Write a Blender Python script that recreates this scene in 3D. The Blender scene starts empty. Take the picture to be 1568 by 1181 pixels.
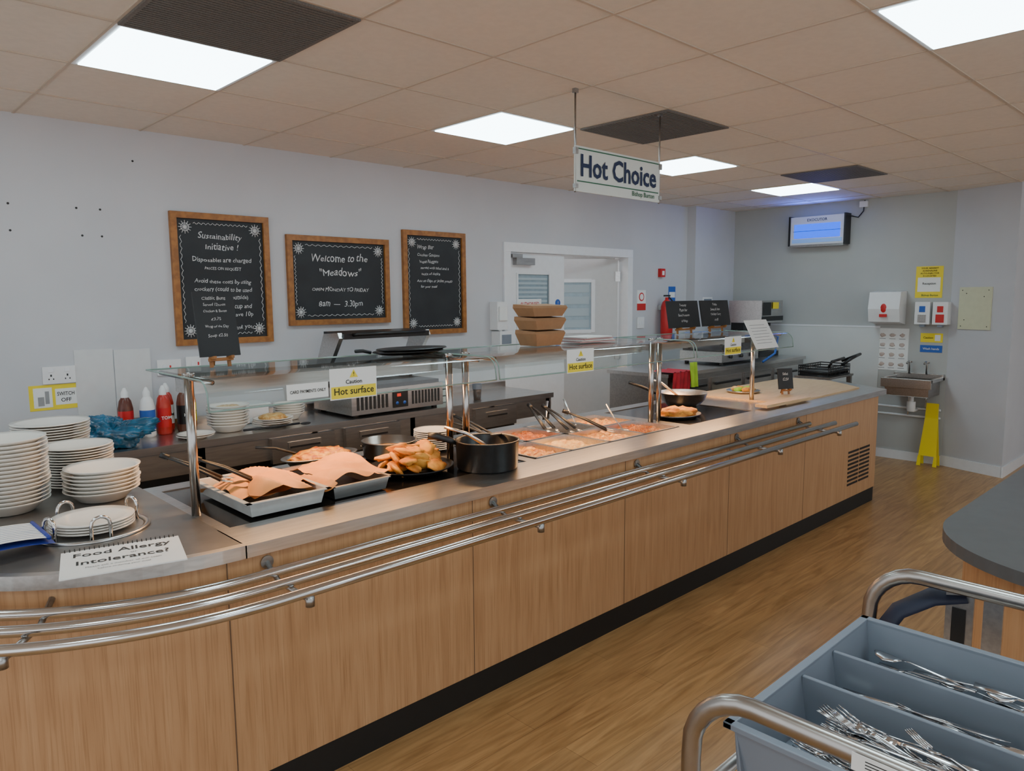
import bpy, math, random
import numpy as np
from mathutils import Vector, Matrix, noise
random.seed(7)
H=2.681; YB=4.708; XF=8.09; YP=2.245; ZT=.92
# ---------------------------------------------------------------- materials
MATS={}
def mat(name,col,rough=.5,metal=0,var=0,scale=20,bump=0,stretch=None,col2=None,coat=0,spec=None,emit=None,estr=1):
    if name in MATS: return MATS[name]
    m=bpy.data.materials.new(name);m.use_nodes=True;nt=m.node_tree;b=nt.nodes['Principled BSDF']
    b.inputs['Base Color'].default_value=(*col,1);b.inputs['Roughness'].default_value=rough;b.inputs['Metallic'].default_value=metal
    if coat: b.inputs['Coat Weight'].default_value=coat
    if spec is not None: b.inputs['Specular IOR Level'].default_value=spec
    if emit: b.inputs['Emission Color'].default_value=(*emit,1);b.inputs['Emission Strength'].default_value=estr
    tc=nt.nodes.new('ShaderNodeTexCoord');mp=nt.nodes.new('ShaderNodeMapping');nz=nt.nodes.new('ShaderNodeTexNoise')
    nt.links.new(tc.outputs['Object'],mp.inputs[0]);nt.links.new(mp.outputs[0],nz.inputs['Vector'])
    if stretch: mp.inputs['Scale'].default_value=stretch
    nz.inputs['Scale'].default_value=scale;nz.inputs['Detail'].default_value=4
    if var or col2:
        r=nt.nodes.new('ShaderNodeMix');r.data_type='RGBA'
        c2=col2 if col2 else tuple(c*(1-var) for c in col)
        r.inputs['A'].default_value=(*col,1);r.inputs['B'].default_value=(*c2,1)
        rp=nt.nodes.new('ShaderNodeValToRGB');rp.color_ramp.elements[0].position=.38;rp.color_ramp.elements[1].position=.62
        nt.links.new(nz.outputs['Fac'],rp.inputs[0]);nt.links.new(rp.outputs[0],r.inputs['Factor']);nt.links.new(r.outputs['Result'],b.inputs['Base Color'])
    if bump:
        bp=nt.nodes.new('ShaderNodeBump');bp.inputs['Strength'].default_value=bump;bp.inputs['Distance'].default_value=.01
        nt.links.new(nz.outputs['Fac'],bp.inputs['Height']);nt.links.new(bp.outputs[0],b.inputs['Normal'])
    MATS[name]=m;return m
wallM=mat('wall_paint',(.535,.54,.565),.6,var=.05,scale=2,bump=.02)
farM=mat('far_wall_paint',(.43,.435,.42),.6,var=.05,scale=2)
dado=mat('wall_cladding_white',(.60,.62,.61),.3,var=.03,scale=3)
trimM=mat('white_gloss_trim',(.76,.77,.79),.35,var=.03)
ceilM=mat('ceiling_tile',(.76,.68,.59),.8,var=.04,scale=30,bump=.05)
gridM=mat('ceiling_grid',(.56,.46,.36),.5,var=.02)
steel=mat('brushed_steel',(.60,.59,.58),.28,1,var=.14,scale=6,stretch=(1,14,14))
steelD=mat('steel_dull',(.42,.41,.40),.36,1,var=.15,scale=8,stretch=(1,10,10))
chrome=mat('chrome_tube',(.62,.61,.60),.13,1,var=.03)
postM=mat('post_steel',(.46,.44,.42),.22,1,var=.1)
topL=mat('grey_worktop',(.24,.225,.21),.3,.7,var=.15,scale=10)
black=mat('black_plastic',(.010,.010,.011),.4,var=.1)
blackM=mat('cast_black',(.015,.015,.016),.35,.3,var=.3,scale=30)
ceran=mat('black_hotplate',(.012,.010,.009),.12,var=.3,scale=10)
kickM=mat('black_kickboard',(.006,.006,.006),.6,var=.2)
china=mat('white_china',(.74,.71,.65),.15,var=.02)
white=mat('white_plastic',(.74,.74,.74),.35,var=.02)
paper=mat('white_paper',(.78,.78,.76),.7,var=.02)
ink=mat('black_ink',(.02,.02,.02),.7,var=.1)
greyI=mat('grey_ink',(.3,.3,.3),.7,var=.1)
navy=mat('navy_ink',(.008,.02,.07),.6,var=.1)
greenI=mat('green_ink',(.02,.12,.06),.6,var=.1)
slate=mat('chalkboard_slate',(.013,.015,.018),.65,var=.5,scale=4,col2=(.021,.024,.027))
chalk=mat('chalk',(.72,.72,.72),.9,var=.2,scale=80)
frameW=mat('orange_wood_frame',(.36,.14,.028),.45,scale=10,stretch=(3,3,3),col2=(.25,.09,.016))
yellow=mat('yellow_label',(.85,.66,.02),.5,var=.02)
blueS=mat('blue_sign',(.02,.10,.42),.5,var=.02)
redS=mat('red_plastic',(.55,.015,.015),.35,var=.05)
greyP=mat('grey_tray_plastic',(.19,.22,.265),.35,var=.05,scale=5)
kraft=mat('kraft_card',(.34,.18,.085),.7,var=.1)
parch=mat('orange_parchment',(.70,.29,.085),.6,var=.18,scale=9,bump=.2)
bread=mat('toasted_bread',(.78,.36,.055),.7,scale=14,col2=(.42,.13,.012),bump=.5)
curry=mat('curry',(.66,.32,.035),.3,scale=40,col2=(.38,.09,.01),bump=.8)
soup=mat('orange_stew',(.52,.17,.025),.25,scale=60,col2=(.68,.40,.12),bump=.6)
beans=mat('baked_beans',(.42,.13,.02),.25,scale=90,col2=(.22,.05,.01),bump=.8)
rice=mat('pasta_cream',(.68,.50,.22),.5,scale=50,col2=(.52,.26,.06),bump=.6)
copper=mat('warm_pan_metal',(.34,.29,.25),.3,1,var=.1)
bluebag=mat('blue_plastic_bag',(.03,.16,.30),.22,var=.5,scale=15,bump=.6)
redC=mat('red_cloth',(.38,.01,.03),.8,var=.3,scale=12,bump=.3)
greenC=mat('green_cloth',(.35,.65,.04),.7,var=.2)
cream=mat('cream_panel',(.62,.62,.43),.6,var=.04)
darkg=mat('dark_vent',(.17,.155,.14),.6,.0,var=.3,scale=200)
darkg2=mat('dark_vent_gap',(.05,.046,.042),.7,var=.3)
kitchW=mat('corridor_paint',(.62,.63,.64),.6,var=.04)
doorG=mat('grey_door',(.56,.56,.56),.45,var=.03)
lightP=mat('light_panel',(.9,.95,1),.5,emit=(.70,.92,1.0),estr=11.5)
uv=mat('uv_tube_glow',(.005,.02,.3),.7,emit=(.0,.10,1.0),estr=1.9)
heat=mat('heat_lamp_glow',(.9,.5,.2),.4,emit=(1,.55,.24),estr=30)
woodtop=mat('light_wood_board',(.64,.44,.25),.45,scale=8,stretch=(1,12,12),col2=(.54,.35,.18))

def wood_panel():
    m=bpy.data.materials.new('oak_laminate_panel');m.use_nodes=True;nt=m.node_tree;b=nt.nodes['Principled BSDF']
    tc=nt.nodes.new('ShaderNodeTexCoord');mp=nt.nodes.new('ShaderNodeMapping');mp.inputs['Scale'].default_value=(1,1,.06)
    wv=nt.nodes.new('ShaderNodeTexNoise');wv.inputs['Scale'].default_value=24;wv.inputs['Detail'].default_value=7;wv.inputs['Distortion'].default_value=1.3
    nt.links.new(tc.outputs['Object'],mp.inputs[0]);nt.links.new(mp.outputs[0],wv.inputs['Vector'])
    rp=nt.nodes.new('ShaderNodeValToRGB');e=rp.color_ramp.elements
    e[0].position=.25;e[0].color=(.39,.205,.095,1);e[1].position=.72;e[1].color=(.51,.295,.150,1)
    k=e.new(.5);k.color=(.465,.258,.126,1)
    nt.links.new(wv.outputs['Fac'],rp.inputs[0])
    mp2=nt.nodes.new('ShaderNodeMapping');mp2.inputs['Scale'].default_value=(1,1,.02)
    n2=nt.nodes.new('ShaderNodeTexNoise');n2.inputs['Scale'].default_value=200;n2.inputs['Detail'].default_value=2
    nt.links.new(tc.outputs['Object'],mp2.inputs[0]);nt.links.new(mp2.outputs[0],n2.inputs['Vector'])
    r2=nt.nodes.new('ShaderNodeValToRGB');r2.color_ramp.elements[0].position=.36;r2.color_ramp.elements[0].color=(.78,.74,.70,1);r2.color_ramp.elements[1].position=.48;r2.color_ramp.elements[1].color=(1,1,1,1)
    nt.links.new(n2.outputs['Fac'],r2.inputs[0])
    mx=nt.nodes.new('ShaderNodeMix');mx.data_type='RGBA';mx.blend_type='MULTIPLY';mx.inputs['Factor'].default_value=.7
    nt.links.new(rp.outputs[0],mx.inputs['A']);nt.links.new(r2.outputs[0],mx.inputs['B']);nt.links.new(mx.outputs['Result'],b.inputs['Base Color'])
    b.inputs['Roughness'].default_value=.38
    return m
panelM=wood_panel()
def wood_floor():
    m=bpy.data.materials.new('oak_vinyl_floor');m.use_nodes=True;nt=m.node_tree;b=nt.nodes['Principled BSDF']
    tc=nt.nodes.new('ShaderNodeTexCoord')
    br=nt.nodes.new('ShaderNodeTexBrick');br.inputs['Scale'].default_value=1;br.inputs['Brick Width'].default_value=1.3;br.inputs['Row Height'].default_value=.16
    br.inputs['Mortar Size'].default_value=.001;br.inputs['Color1'].default_value=(.90,.90,.90,1);br.inputs['Color2'].default_value=(1.07,1.07,1.07,1);br.inputs['Mortar'].default_value=(.55,.5,.45,1);br.inputs['Bias'].default_value=0
    nt.links.new(tc.outputs['Object'],br.inputs['Vector'])
    mp=nt.nodes.new('ShaderNodeMapping');mp.inputs['Scale'].default_value=(.09,1.1,1)
    nz=nt.nodes.new('ShaderNodeTexNoise');nz.inputs['Scale'].default_value=22;nz.inputs['Detail'].default_value=8;nz.inputs['Distortion'].default_value=1.6
    nt.links.new(tc.outputs['Object'],mp.inputs[0]);nt.links.new(mp.outputs[0],nz.inputs['Vector'])
    rp=nt.nodes.new('ShaderNodeValToRGB');e=rp.color_ramp.elements
    e[0].position=.28;e[0].color=(.27,.135,.046,1);e[1].position=.68;e[1].color=(.48,.268,.108,1)
    nt.links.new(nz.outputs['Fac'],rp.inputs[0])
    mx=nt.nodes.new('ShaderNodeMix');mx.data_type='RGBA';mx.blend_type='MULTIPLY';mx.inputs['Factor'].default_value=1
    nt.links.new(rp.outputs[0],mx.inputs['A']);nt.links.new(br.outputs['Color'],mx.inputs['B']);nt.links.new(mx.outputs['Result'],b.inputs['Base Color'])
    b.inputs['Roughness'].default_value=.34
    return m
floorM=wood_floor()
def glassM():
    m=bpy.data.materials.new('clear_glass');m.use_nodes=True;nt=m.node_tree;nt.nodes.clear()
    o=nt.nodes.new('ShaderNodeOutputMaterial');mx=nt.nodes.new('ShaderNodeMixShader');t=nt.nodes.new('ShaderNodeBsdfTransparent');g=nt.nodes.new('ShaderNodeBsdfGlossy')
    t.inputs[0].default_value=(.85,.92,.90,1);g.inputs['Roughness'].default_value=.04
    lw=nt.nodes.new('ShaderNodeFresnel');lw.inputs['IOR'].default_value=1.5
    nz=nt.nodes.new('ShaderNodeTexNoise');nz.inputs['Scale'].default_value=3
    ad=nt.nodes.new('ShaderNodeMath');ad.operation='MULTIPLY_ADD';ad.inputs[1].default_value=.08;nt.links.new(nz.outputs['Fac'],ad.inputs[0]);nt.links.new(lw.outputs[0],ad.inputs[2])
    nt.links.new(ad.outputs[0],mx.inputs[0]);nt.links.new(t.outputs[0],mx.inputs[1]);nt.links.new(g.outputs[0],mx.inputs[2]);nt.links.new(mx.outputs[0],o.inputs[0])
    return m
glass=glassM()
glassE=mat('glass_edge_green',(.24,.35,.31),.1,var=.1)
# ---------------------------------------------------------------- builder
MB=Matrix(((1,0,0),(0,0,-1),(0,1,0)))      # text frame on plane facing -y
MF=Matrix(((0,0,-1),(-1,0,0),(0,1,0)))     # facing -x
MT=Matrix(((1,0,0),(0,1,0),(0,0,1)))       # facing up
TXT={}
def text_mesh(s,size,hand=False):
    k=(s,size,hand)
    if k in TXT: return TXT[k]
    c=bpy.data.curves.new('t','FONT');c.body=s;c.size=size;c.align_x='CENTER';c.align_y='CENTER';c.resolution_u=2
    c.offset=size*(.022 if size>.1 else (.0 if hand else .012))
    ob=bpy.data.objects.new('t',c);bpy.context.scene.collection.objects.link(ob)
    dg=bpy.context.evaluated_depsgraph_get();me=ob.evaluated_get(dg).to_mesh()
    v=[p.co.copy() for p in me.vertices];f=[tuple(p.vertices) for p in me.polygons]
    ob.evaluated_get(dg).to_mesh_clear();bpy.data.objects.remove(ob);bpy.data.curves.remove(c)
    if hand:
        sd=random.random()*40
        for p in v:
            a=noise.noise(Vector((p.x/size*1.1,p.y/size*1.1,sd)));b2=noise.noise(Vector((p.x/size*1.1,p.y/size*1.1,sd+9)))
            e=noise.noise(Vector((p.x/size*.7,0,sd+20)))
            p.x=p.x*.96+a*size*.16+p.y*.12;p.y=p.y*(1+.35*e)+b2*size*.16+e*size*.12
    TXT[k]=(v,f);return TXT[k]
class B:
    def __init__(s,name): s.name=name;s.v=[];s.f=[];s.m=[];s.s=[];s.mats=[]
    def mi(s,m):
        if m not in s.mats: s.mats.append(m)
        return s.mats.index(m)
    def add(s,vs,fs,m,smooth=False,M=None):
        o=len(s.v)
        for p in vs:
            p=Vector(p)
            if M is not None: p=M@p
            s.v.append(p)
        i=s.mi(m)
        for f in fs: s.f.append(tuple(a+o for a in f));s.m.append(i);s.s.append(smooth)
        return s
    def box(s,c,d,m,rz=0,M=None,rot=None):
        x,y,z=[a/2 for a in d]
        vs=[(sx*x,sy*y,sz*z) for sz in(-1,1) for sx,sy in((-1,-1),(1,-1),(1,1),(-1,1))]
        R=Matrix.Rotation(rz,3,'Z') if rot is None else rot
        vs=[R@Vector(v)+Vector(c) for v in vs]
        return s.add(vs,[(3,2,1,0),(4,5,6,7),(0,1,5,4),(1,2,6,5),(2,3,7,6),(3,0,4,7)],m,False,M)
    def bb(s,x0,x1,y0,y1,z0,z1,m,M=None): return s.box(((x0+x1)/2,(y0+y1)/2,(z0+z1)/2),(x1-x0,y1-y0,z1-z0),m,M=M)
    def tube(s,pts,r,m,seg=12,closed=False,M=None,sy=1):
        P=[Vector(p) for p in pts];n=len(P);rings=[];up=None
        for i in range(n):
            if closed: t=(P[(i+1)%n]-P[i-1])
            else: t=(P[min(i+1,n-1)]-P[max(i-1,0)])
            t.normalize()
            if up is None:
                up=Vector((0,0,1)) if abs(t.z)<.9 else Vector((1,0,0))
            up=(up-t*up.dot(t));up.normalize();b=t.cross(up)
            rr=r[i] if isinstance(r,(list,tuple)) else r
            rings.append([P[i]+(up*math.sin(a)*sy+b*math.cos(a))*rr for a in [2*math.pi*k/seg for k in range(seg)]])
        vs=[q for R in rings for q in R];fs=[]
        for i in range(n if closed else n-1):
            j=(i+1)%n
            for k in range(seg):
                k2=(k+1)%seg;fs.append((i*seg+k,j*seg+k,j*seg+k2,i*seg+k2))
        if not closed: fs+= [tuple(range(seg)),tuple((n-1)*seg+k for k in reversed(range(seg)))]
        return s.add(vs,fs,m,True,M)
    def cyl(s,a,b,r,m,r2=None,seg=24,M=None):
        return s.tube([a,b],[r,r if r2 is None else r2],m,seg,M=M)
    def lathe(s,prof,c,m,seg=40,M=None,smooth=True,sx=1,sy=1):
        vs=[];fs=[]
        for r,z in prof:
            for k in range(seg):
                a=2*math.pi*k/seg;vs.append((c[0]+r*math.cos(a)*sx,c[1]+r*math.sin(a)*sy,c[2]+z))
        for i in range(len(prof)-1):
            for k in range(seg):
                k2=(k+1)%seg;fs.append((i*seg+k,i*seg+k2,(i+1)*seg+k2,(i+1)*seg+k))
        return s.add(vs,fs,m,smooth,M)
    def prism(s,pts,z0,z1,m,M=None):
        n=len(pts);vs=[(p[0],p[1],z0) for p in pts]+[(p[0],p[1],z1) for p in pts]
        fs=[tuple(reversed(range(n))),tuple(range(n,2*n))]+[(i,(i+1)%n,(i+1)%n+n,i+n) for i in range(n)]
        return s.add(vs,fs,m,False,M)
    def text(s,t,loc,size,m,R=MB,w=None,rot=0):
        v,f=text_mesh(t,size,m is chalk)
        if not v: return s
        sc=1
        if w:
            xs=[p.x for p in v];sc=w/(max(xs)-min(xs))
        Rz=Matrix.Rotation(rot,3,'Z')
        L=Vector(loc)
        return s.add([R@(Rz@Vector((p.x*sc,p.y,p.z)))+L for p in v],f,m)
    def disc(s,c,r,m,R=MB,seg=24,h=.002):
        n=seg;vs=[];L=Vector(c)
        for z in(0,h):
            for k in range(n): a=2*math.pi*k/n;vs.append(R@Vector((r*math.cos(a),r*math.sin(a),z))+L)
        return s.add(vs,[tuple(reversed(range(n))),tuple(range(n,2*n))]+[(i,(i+1)%n,(i+1)%n+n,i+n) for i in range(n)],m)
    def grid(s,fn,nu,nv,m,M=None,smooth=True):
        vs=[fn(i/nu,j/nv) for i in range(nu+1) for j in range(nv+1)]
        fs=[(i*(nv+1)+j,(i+1)*(nv+1)+j,(i+1)*(nv+1)+j+1,i*(nv+1)+j+1) for i in range(nu) for j in range(nv)]
        return s.add(vs,fs,m,smooth,M)
    def blob(s,c,r,m,seed=0,amp=.25,fq=1.6,nu=14,nv=9,R=None):
        vs=[];fs=[]
        for j in range(nv+1):
            th=math.pi*j/nv
            for i in range(nu):
                ph=2*math.pi*i/nu;d=Vector((math.sin(th)*math.cos(ph),math.sin(th)*math.sin(ph),math.cos(th)))
                k=1+amp*noise.noise(d*fq+Vector((seed*3.1,seed*1.7,seed)))
                p=Vector((d.x*r[0],d.y*r[1],d.z*r[2]))*k
                if R: p=R@p
                vs.append(p+Vector(c))
        for j in range(nv):
            for i in range(nu):
                i2=(i+1)%nu;fs.append((j*nu+i,(j+1)*nu+i,(j+1)*nu+i2,j*nu+i2))
        return s.add(vs,fs,m,True)
    def done(s,bevel=0,shift=None):
        me=bpy.data.meshes.new(s.name);me.from_pydata([tuple(p) for p in s.v],[],s.f)
        for m in s.mats: me.materials.append(m)
        me.polygons.foreach_set('material_index',s.m);me.polygons.foreach_set('use_smooth',s.s);me.update()
        ob=bpy.data.objects.new(s.name,me);bpy.context.scene.collection.objects.link(ob)
        if bevel:
            b=ob.modifiers.new('bevel','BEVEL');b.width=bevel;b.segments=2;b.limit_method='ANGLE';b.angle_limit=math.radians(50)
        return ob
def arc(cx,cy,r,a0,a1,n=16,z=None):
    o=[]
    for i in range(n+1):
        a=math.radians(a0+(a1-a0)*i/n);p=(cx+r*math.cos(a),cy+r*math.sin(a))
        o.append(p if z is None else (*p,z))
    return o
# ---------------------------------------------------------------- room
X0,X1,Y0=-3.0,9.2,-3.2
B('floor').bb(X0,X1,Y0,7.2,-.1,0,floorM).done()
w=B('wall_back')
w.bb(X0,4.45,YB,YB+.15,0,H,wallM).bb(6.19,XF+.1,YB,YB+.15,0,H,wallM).bb(4.45,6.19,YB,YB+.15,2.12,H,wallM)
w.bb(7.25,XF,4.60,YB+.01,0,H,wallM)
for x,z in [(.84,2.21),(1.16,2.21),(1.28,2.21),(.84,2.07),(1.18,2.06),(1.28,2.06),(1.47,2.50)]: w.disc((x,YB,z),.006,ink)
w.done()
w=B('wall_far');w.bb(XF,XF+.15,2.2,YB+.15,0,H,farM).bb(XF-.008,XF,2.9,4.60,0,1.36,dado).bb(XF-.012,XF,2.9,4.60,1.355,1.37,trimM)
w.done()
B('wall_pier').prism([(XF+.15,2.26),(8.09,2.26),(7.90,1.70),(X1,1.70),(X1,2.26)],0,H,wallM).done()
B('wall_right').bb(X1,X1+.1,Y0,1.72,0,H,wallM).done()
B('wall_corridor').bb(4.0,8.9,6.6,6.7,0,H,kitchW).bb(4.0,4.1,YB+.15,6.6,0,H,kitchW).bb(8.8,8.9,YB+.15,6.6,0,H,kitchW).done()
b=B('baseboard_far');b.bb(XF-.015,XF,2.26,4.6,0,.09,trimM).done()
def off(a,bp,o,z0,z1,m,name):
    a=Vector((*a,0));c=Vector((*bp,0));d=(c-a).normalized();n=Vector((d.y,-d.x,0))*o
    B(name).prism([(a.x,a.y),(c.x,c.y),(c.x+n.x,c.y+n.y),(a.x+n.x,a.y+n.y)],z0,z1,m).done()
off((8.09,2.26),(7.90,1.70),.015,0,.1,trimM,'baseboard_pier')
B('baseboard_side').bb(7.885,X1,1.685,1.70,0,.1,trimM).done()
# ceiling
T=.6235;xg=1.5205-T*8;yg=2.955-T*10
c=B('ceiling');c.bb(X0,X1,Y0,7.2,H,H+.1,ceilM)
x=xg
while x<X1:
    if x>X0: c.bb(x-.006,x+.006,Y0,YB,H-.004,H+.001,gridM)
    x+=T
y=yg
while y<YB:
    if y>Y0: c.bb(X0,X1,y-.006,y+.006,H-.0045,H+.001,gridM)
    y+=T
c.done()
for (lx,ly) in [(.897,2.955),(.897+3*T,2.955),(.897+6*T,2.955),(.897+9*T,2.955),(.897+3*T,.461),(.897-3*T,.461),(.897,.461),(.897+8*T,.461-T),(.897-3*T,2.955),(.897,.461-3*T),(.897+3*T,.461-3*T)]:
    o=B('ceiling_light_panel');g=.02
    o.bb(lx+.005,lx+T-.005,ly+.005,ly+T-.005,H-.006,H-.001,trimM).bb(lx+g+.005,lx+T-g-.005,ly+g+.005,ly+T-g-.005,H-.010,H-.006,lightP).done()
for vx in (.897,.897+4*T,.897+8*T):
    vy=2.955-T;o=B('ceiling_air_vent');o.bb(vx+.01,vx+T-.01,vy+.01,vy+T-.01,H-.004,H-.001,darkg2)
    for k in range(30):
        yy=vy+.02+k*(T-.04)/29;o.bb(vx+.02,vx+T-.02,yy-.006,yy+.006,H-.012,H-.005,darkg)
    o.bb(vx+.005,vx+T-.005,vy+.005,vy+.02,H-.013,H-.001,darkg).bb(vx+.005,vx+T-.005,vy+T-.02,vy+T-.005,H-.013,H-.001,darkg).bb(vx+.005,vx+.02,vy+.02,vy+T-.02,H-.013,H-.001,darkg).bb(vx+T-.02,vx+T-.005,vy+.02,vy+T-.02,H-.013,H-.001,darkg)
    o.done()
o=B('smoke_detector');o.lathe([(0,-.045),(.03,-.045),(.045,-.03),(.05,-.012),(.055,0)],(5.1,.98,H-.001),white).done()
# door
d=B('door_frame')
for a in (4.41,6.15): d.bb(a,a+.08,YB-.02,YB+.15,0,2.089,trimM)
d.bb(4.41,6.23,YB-.02,YB+.15,2.09,2.17,trimM).done()
d=B('door_1');d.bb(4.50,4.60,YB+.02,YB+.06,0.004,2.085,trimM).bb(5.02,5.22,YB+.02,YB+.06,.004,2.085,trimM).bb(4.60,5.02,YB+.02,YB+.06,1.90,2.085,trimM).bb(4.60,5.02,YB+.02,YB+.06,.004,1.3,trimM)
d.bb(4.60,5.02,YB+.035,YB+.045,1.3,1.9,mat('obscured_glass',(.30,.38,.43),.15,var=.1))
for k in range(14): d.bb(4.62,5.0,YB+.031,YB+.034,1.33+k*.04,1.35+k*.04,mat('blind_slat',(.40,.48,.52),.5))
for a in((4.59,4.61),(5.01,5.03)): d.bb(a[0],a[1],YB+.012,YB+.02,1.29,1.91,trimM)
d.bb(4.55,4.78,YB-.03,YB+.02,1.98,2.04,steelD).bb(4.50,4.62,YB-.035,YB+.02,2.04,2.07,steelD)
d.bb(4.60,4.90,YB+.010,YB+.012,1.46,1.68,paper)
d.text('AUTHORISED',(4.75,YB+.008,1.635),.045,redS,w=.24).text('PERSONNEL',(4.75,YB+.008,1.58),.045,redS,w=.24).text('ONLY',(4.75,YB+.008,1.525),.045,redS,w=.1)
d.disc((5.13,YB+.019,1.64),.035,blueS).text('!',(5.13,YB+.014,1.64),.04,white)
d.bb(4.50,5.2,YB+.01,YB+.02,.005,.2,steelD)
d.done()
Mdoor=Matrix.Translation((6.13,YB+.10,0))@Matrix.Rotation(math.radians(-38),4,'Z')
d=B('door_2')
for a in ((-.82,0,.004,1.35),(-.82,0,1.85,2.08),(-.82,-.68,1.35,1.85),(-.26,0,1.35,1.85)): d.bb(a[0],a[1],-.02,.02,a[2],a[3],doorG,M=Mdoor)
d.bb(-.68,-.26,-.004,.004,1.35,1.85,mat('blind_glass',(.36,.46,.52),.2,var=.1),M=Mdoor)
for a in ((-.70,-.66,1.33,1.87),(-.28,-.24,1.33,1.87)): d.bb(*a[:2],-.028,.028,a[2],a[3],trimM,M=Mdoor)
for z in(1.34,1.86): d.bb(-.66,-.28,-.027,.027,z-.018,z+.018,trimM,M=Mdoor)
for k in range(4): d.bb(-.64,-.30,-.010,-.005,1.38+k*.12,1.46+k*.12,mat('blind_slat',(.4,.48,.52),.5),M=Mdoor)
d.lathe([(0,0),(.025,0),(.025,.01),(0,.01)],(0,0,0),black,M=Mdoor@Matrix.Translation((-.77,-.02,1.50))@Matrix.Rotation(math.pi/2,4,'X'))
d.tube([(-.77,-.02,1.02),(-.77,-.06,1.02),(-.68,-.06,1.02)],.01,steelD,8,M=Mdoor)
for z in (.3,1.1,1.9): d.bb(-.03,.02,-.03,-.02,z-.05,z+.05,steel,M=Mdoor)
d.done()
# ---------------------------------------------------------------- chalkboards on wall
def snow(o,x,y,z,r=.04):
    for k in range(6):
        a=math.pi*k/6;dx,dz=math.cos(a)*r,math.sin(a)*r
        o.tube([(x-dx,y,z-dz),(x+dx,y,z+dz)],.0022,chalk,5)
    pts=[(x+r*.6*math.cos(2*math.pi*k/16),y,z+r*.6*math.sin(2*math.pi*k/16)) for k in range(16)]
    o.tube(pts,.0022,chalk,5,closed=True)
def board(x0,x1,z0,z1,lines,name='wall_chalkboard'):
    o=B(name);t=.038;y=YB
    o.bb(x0+t,x1-t,y-.012,y-.002,z0+t,z1-t,slate)
    o.bb(x0,x1,y-.03,y-.001,z1-t,z1,frameW).bb(x0,x1,y-.03,y-.001,z0,z0+t,frameW).bb(x0,x0+t,y-.03,y-.001,z0+t,z1-t,frameW).bb(x1-t,x1,y-.03,y-.001,z0+t,z1-t,frameW)
    yy=y-.014
    for sx in (x0+.09,x1-.09):
        for sz in (z0+.09,z1-.09): snow(o,sx,yy,sz)
    def wav(a,bq,hor,c):
        n=40;P=[]
        for i in range(n+1):
            q=a+(bq-a)*i/n;e=c+.006*math.sin(i*1.9);P.append((q,yy,e) if hor else (e,yy,q))
        o.tube(P,.0018,chalk,4)
    wav(x0+.14,x1-.14,True,z1-.065);wav(x0+.14,x1-.14,True,z0+.065);wav(z0+.14,z1-.14,False,x0+.06);wav(z0+.14,z1-.14,False,x1-.06)
    for s,dx,z,sz in lines: o.text(s,((x0+x1)/2+dx,yy,z),sz,chalk,rot=random.uniform(-.02,.02))
    o.done()
board(1.65,2.275,1.415,2.23,[('Sustainability',-.01,2.09,.056),('Initiative !',.0,2.025,.056),('Disposables are charged',0,1.945,.040),('PRICES ON REQUEST',0,1.89,.026),('Avoid these costs by using',0,1.81,.035),('crockery (could to be used',0,1.76,.035),('on outside)',.08,1.71,.035),('Bring your own cup and',0,1.655,.038),('save 10p',.12,1.60,.04),('Thank you',.1,1.52,.04)])
board(2.40,3.22,1.515,2.13,[('Welcome to the',0,1.98,.070),('"Meadows"',0,1.88,.076),('OPEN MONDAY TO FRIDAY',0,1.76,.038),('8am  —  3.30pm',0,1.66,.055)])
board(3.35,3.97,1.41,2.215,[('Wrap Bar',-.09,2.09,.042),('Chicken Goujons',-.06,2.03,.032),('Vegan Nuggets',-.06,1.98,.032),('served with salad and a',0,1.93,.031),('sauce of choice',-.04,1.885,.031),('Add on chips or jacket potato',0,1.83,.030),('for your meal',-.06,1.785,.030)])
# sockets / stickers
o=B('double_power_socket');o.bb(.93,1.09,YB-.012,YB-.001,1.24,1.335,white)
for x in(.97,1.05): o.bb(x-.012,x+.012,YB-.016,YB-.012,1.305,1.325,trimM).bb(x-.004,x+.004,YB-.0125,YB-.012,1.28,1.292,ink).bb(x-.014,x-.008,YB-.0125,YB-.012,1.262,1.27,ink).bb(x+.008,x+.014,YB-.0125,YB-.012,1.262,1.27,ink)
o.done(.002)
o=B('switch_off_sticker');o.bb(.86,1.10,YB-.002,YB,1.095,1.235,yellow).bb(.88,.97,YB-.003,YB-.002,1.11,1.22,paper).bb(.985,1.09,YB-.003,YB-.002,1.12,1.21,paper).text('SWITCH',(1.037,YB-.004,1.18),.03,ink,w=.085).text('OFF',(1.037,YB-.004,1.145),.03,ink).bb(.90,.93,YB-.004,YB-.003,1.12,1.17,greyI).bb(.935,.955,YB-.004,YB-.003,1.13,1.20,greyI).done()
o=B('wall_splash_tiles');
for k in range(2): o.bb(1.09+k*.205,1.29+k*.205,YB-.006,YB,1.0,1.42-k*.01,mat('splash_tile',(.60,.61,.61),.2,var=.03))
o.done()
for x,zz in((1.53,1.29),(1.70,1.30)):
    o=B('fused_switch');o.bb(x,x+.14 if x<1.6 else x+.09,YB-.012,YB-.001,zz-.05,zz+.045,white).bb(x+.03,x+.05,YB-.017,YB-.012,zz-.012,zz+.015,trimM).bb(x+.07,x+.08,YB-.014,YB-.012,zz-.01,zz+.01,redS).done(.002)
o=B('light_switch');o.bb(6.33,6.45,YB-.012,YB-.001,1.36,1.48,white).bb(6.36,6.38,YB-.016,YB-.012,1.4,1.43,trimM).bb(6.40,6.42,YB-.016,YB-.012,1.4,1.43,trimM).done(.002)
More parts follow.
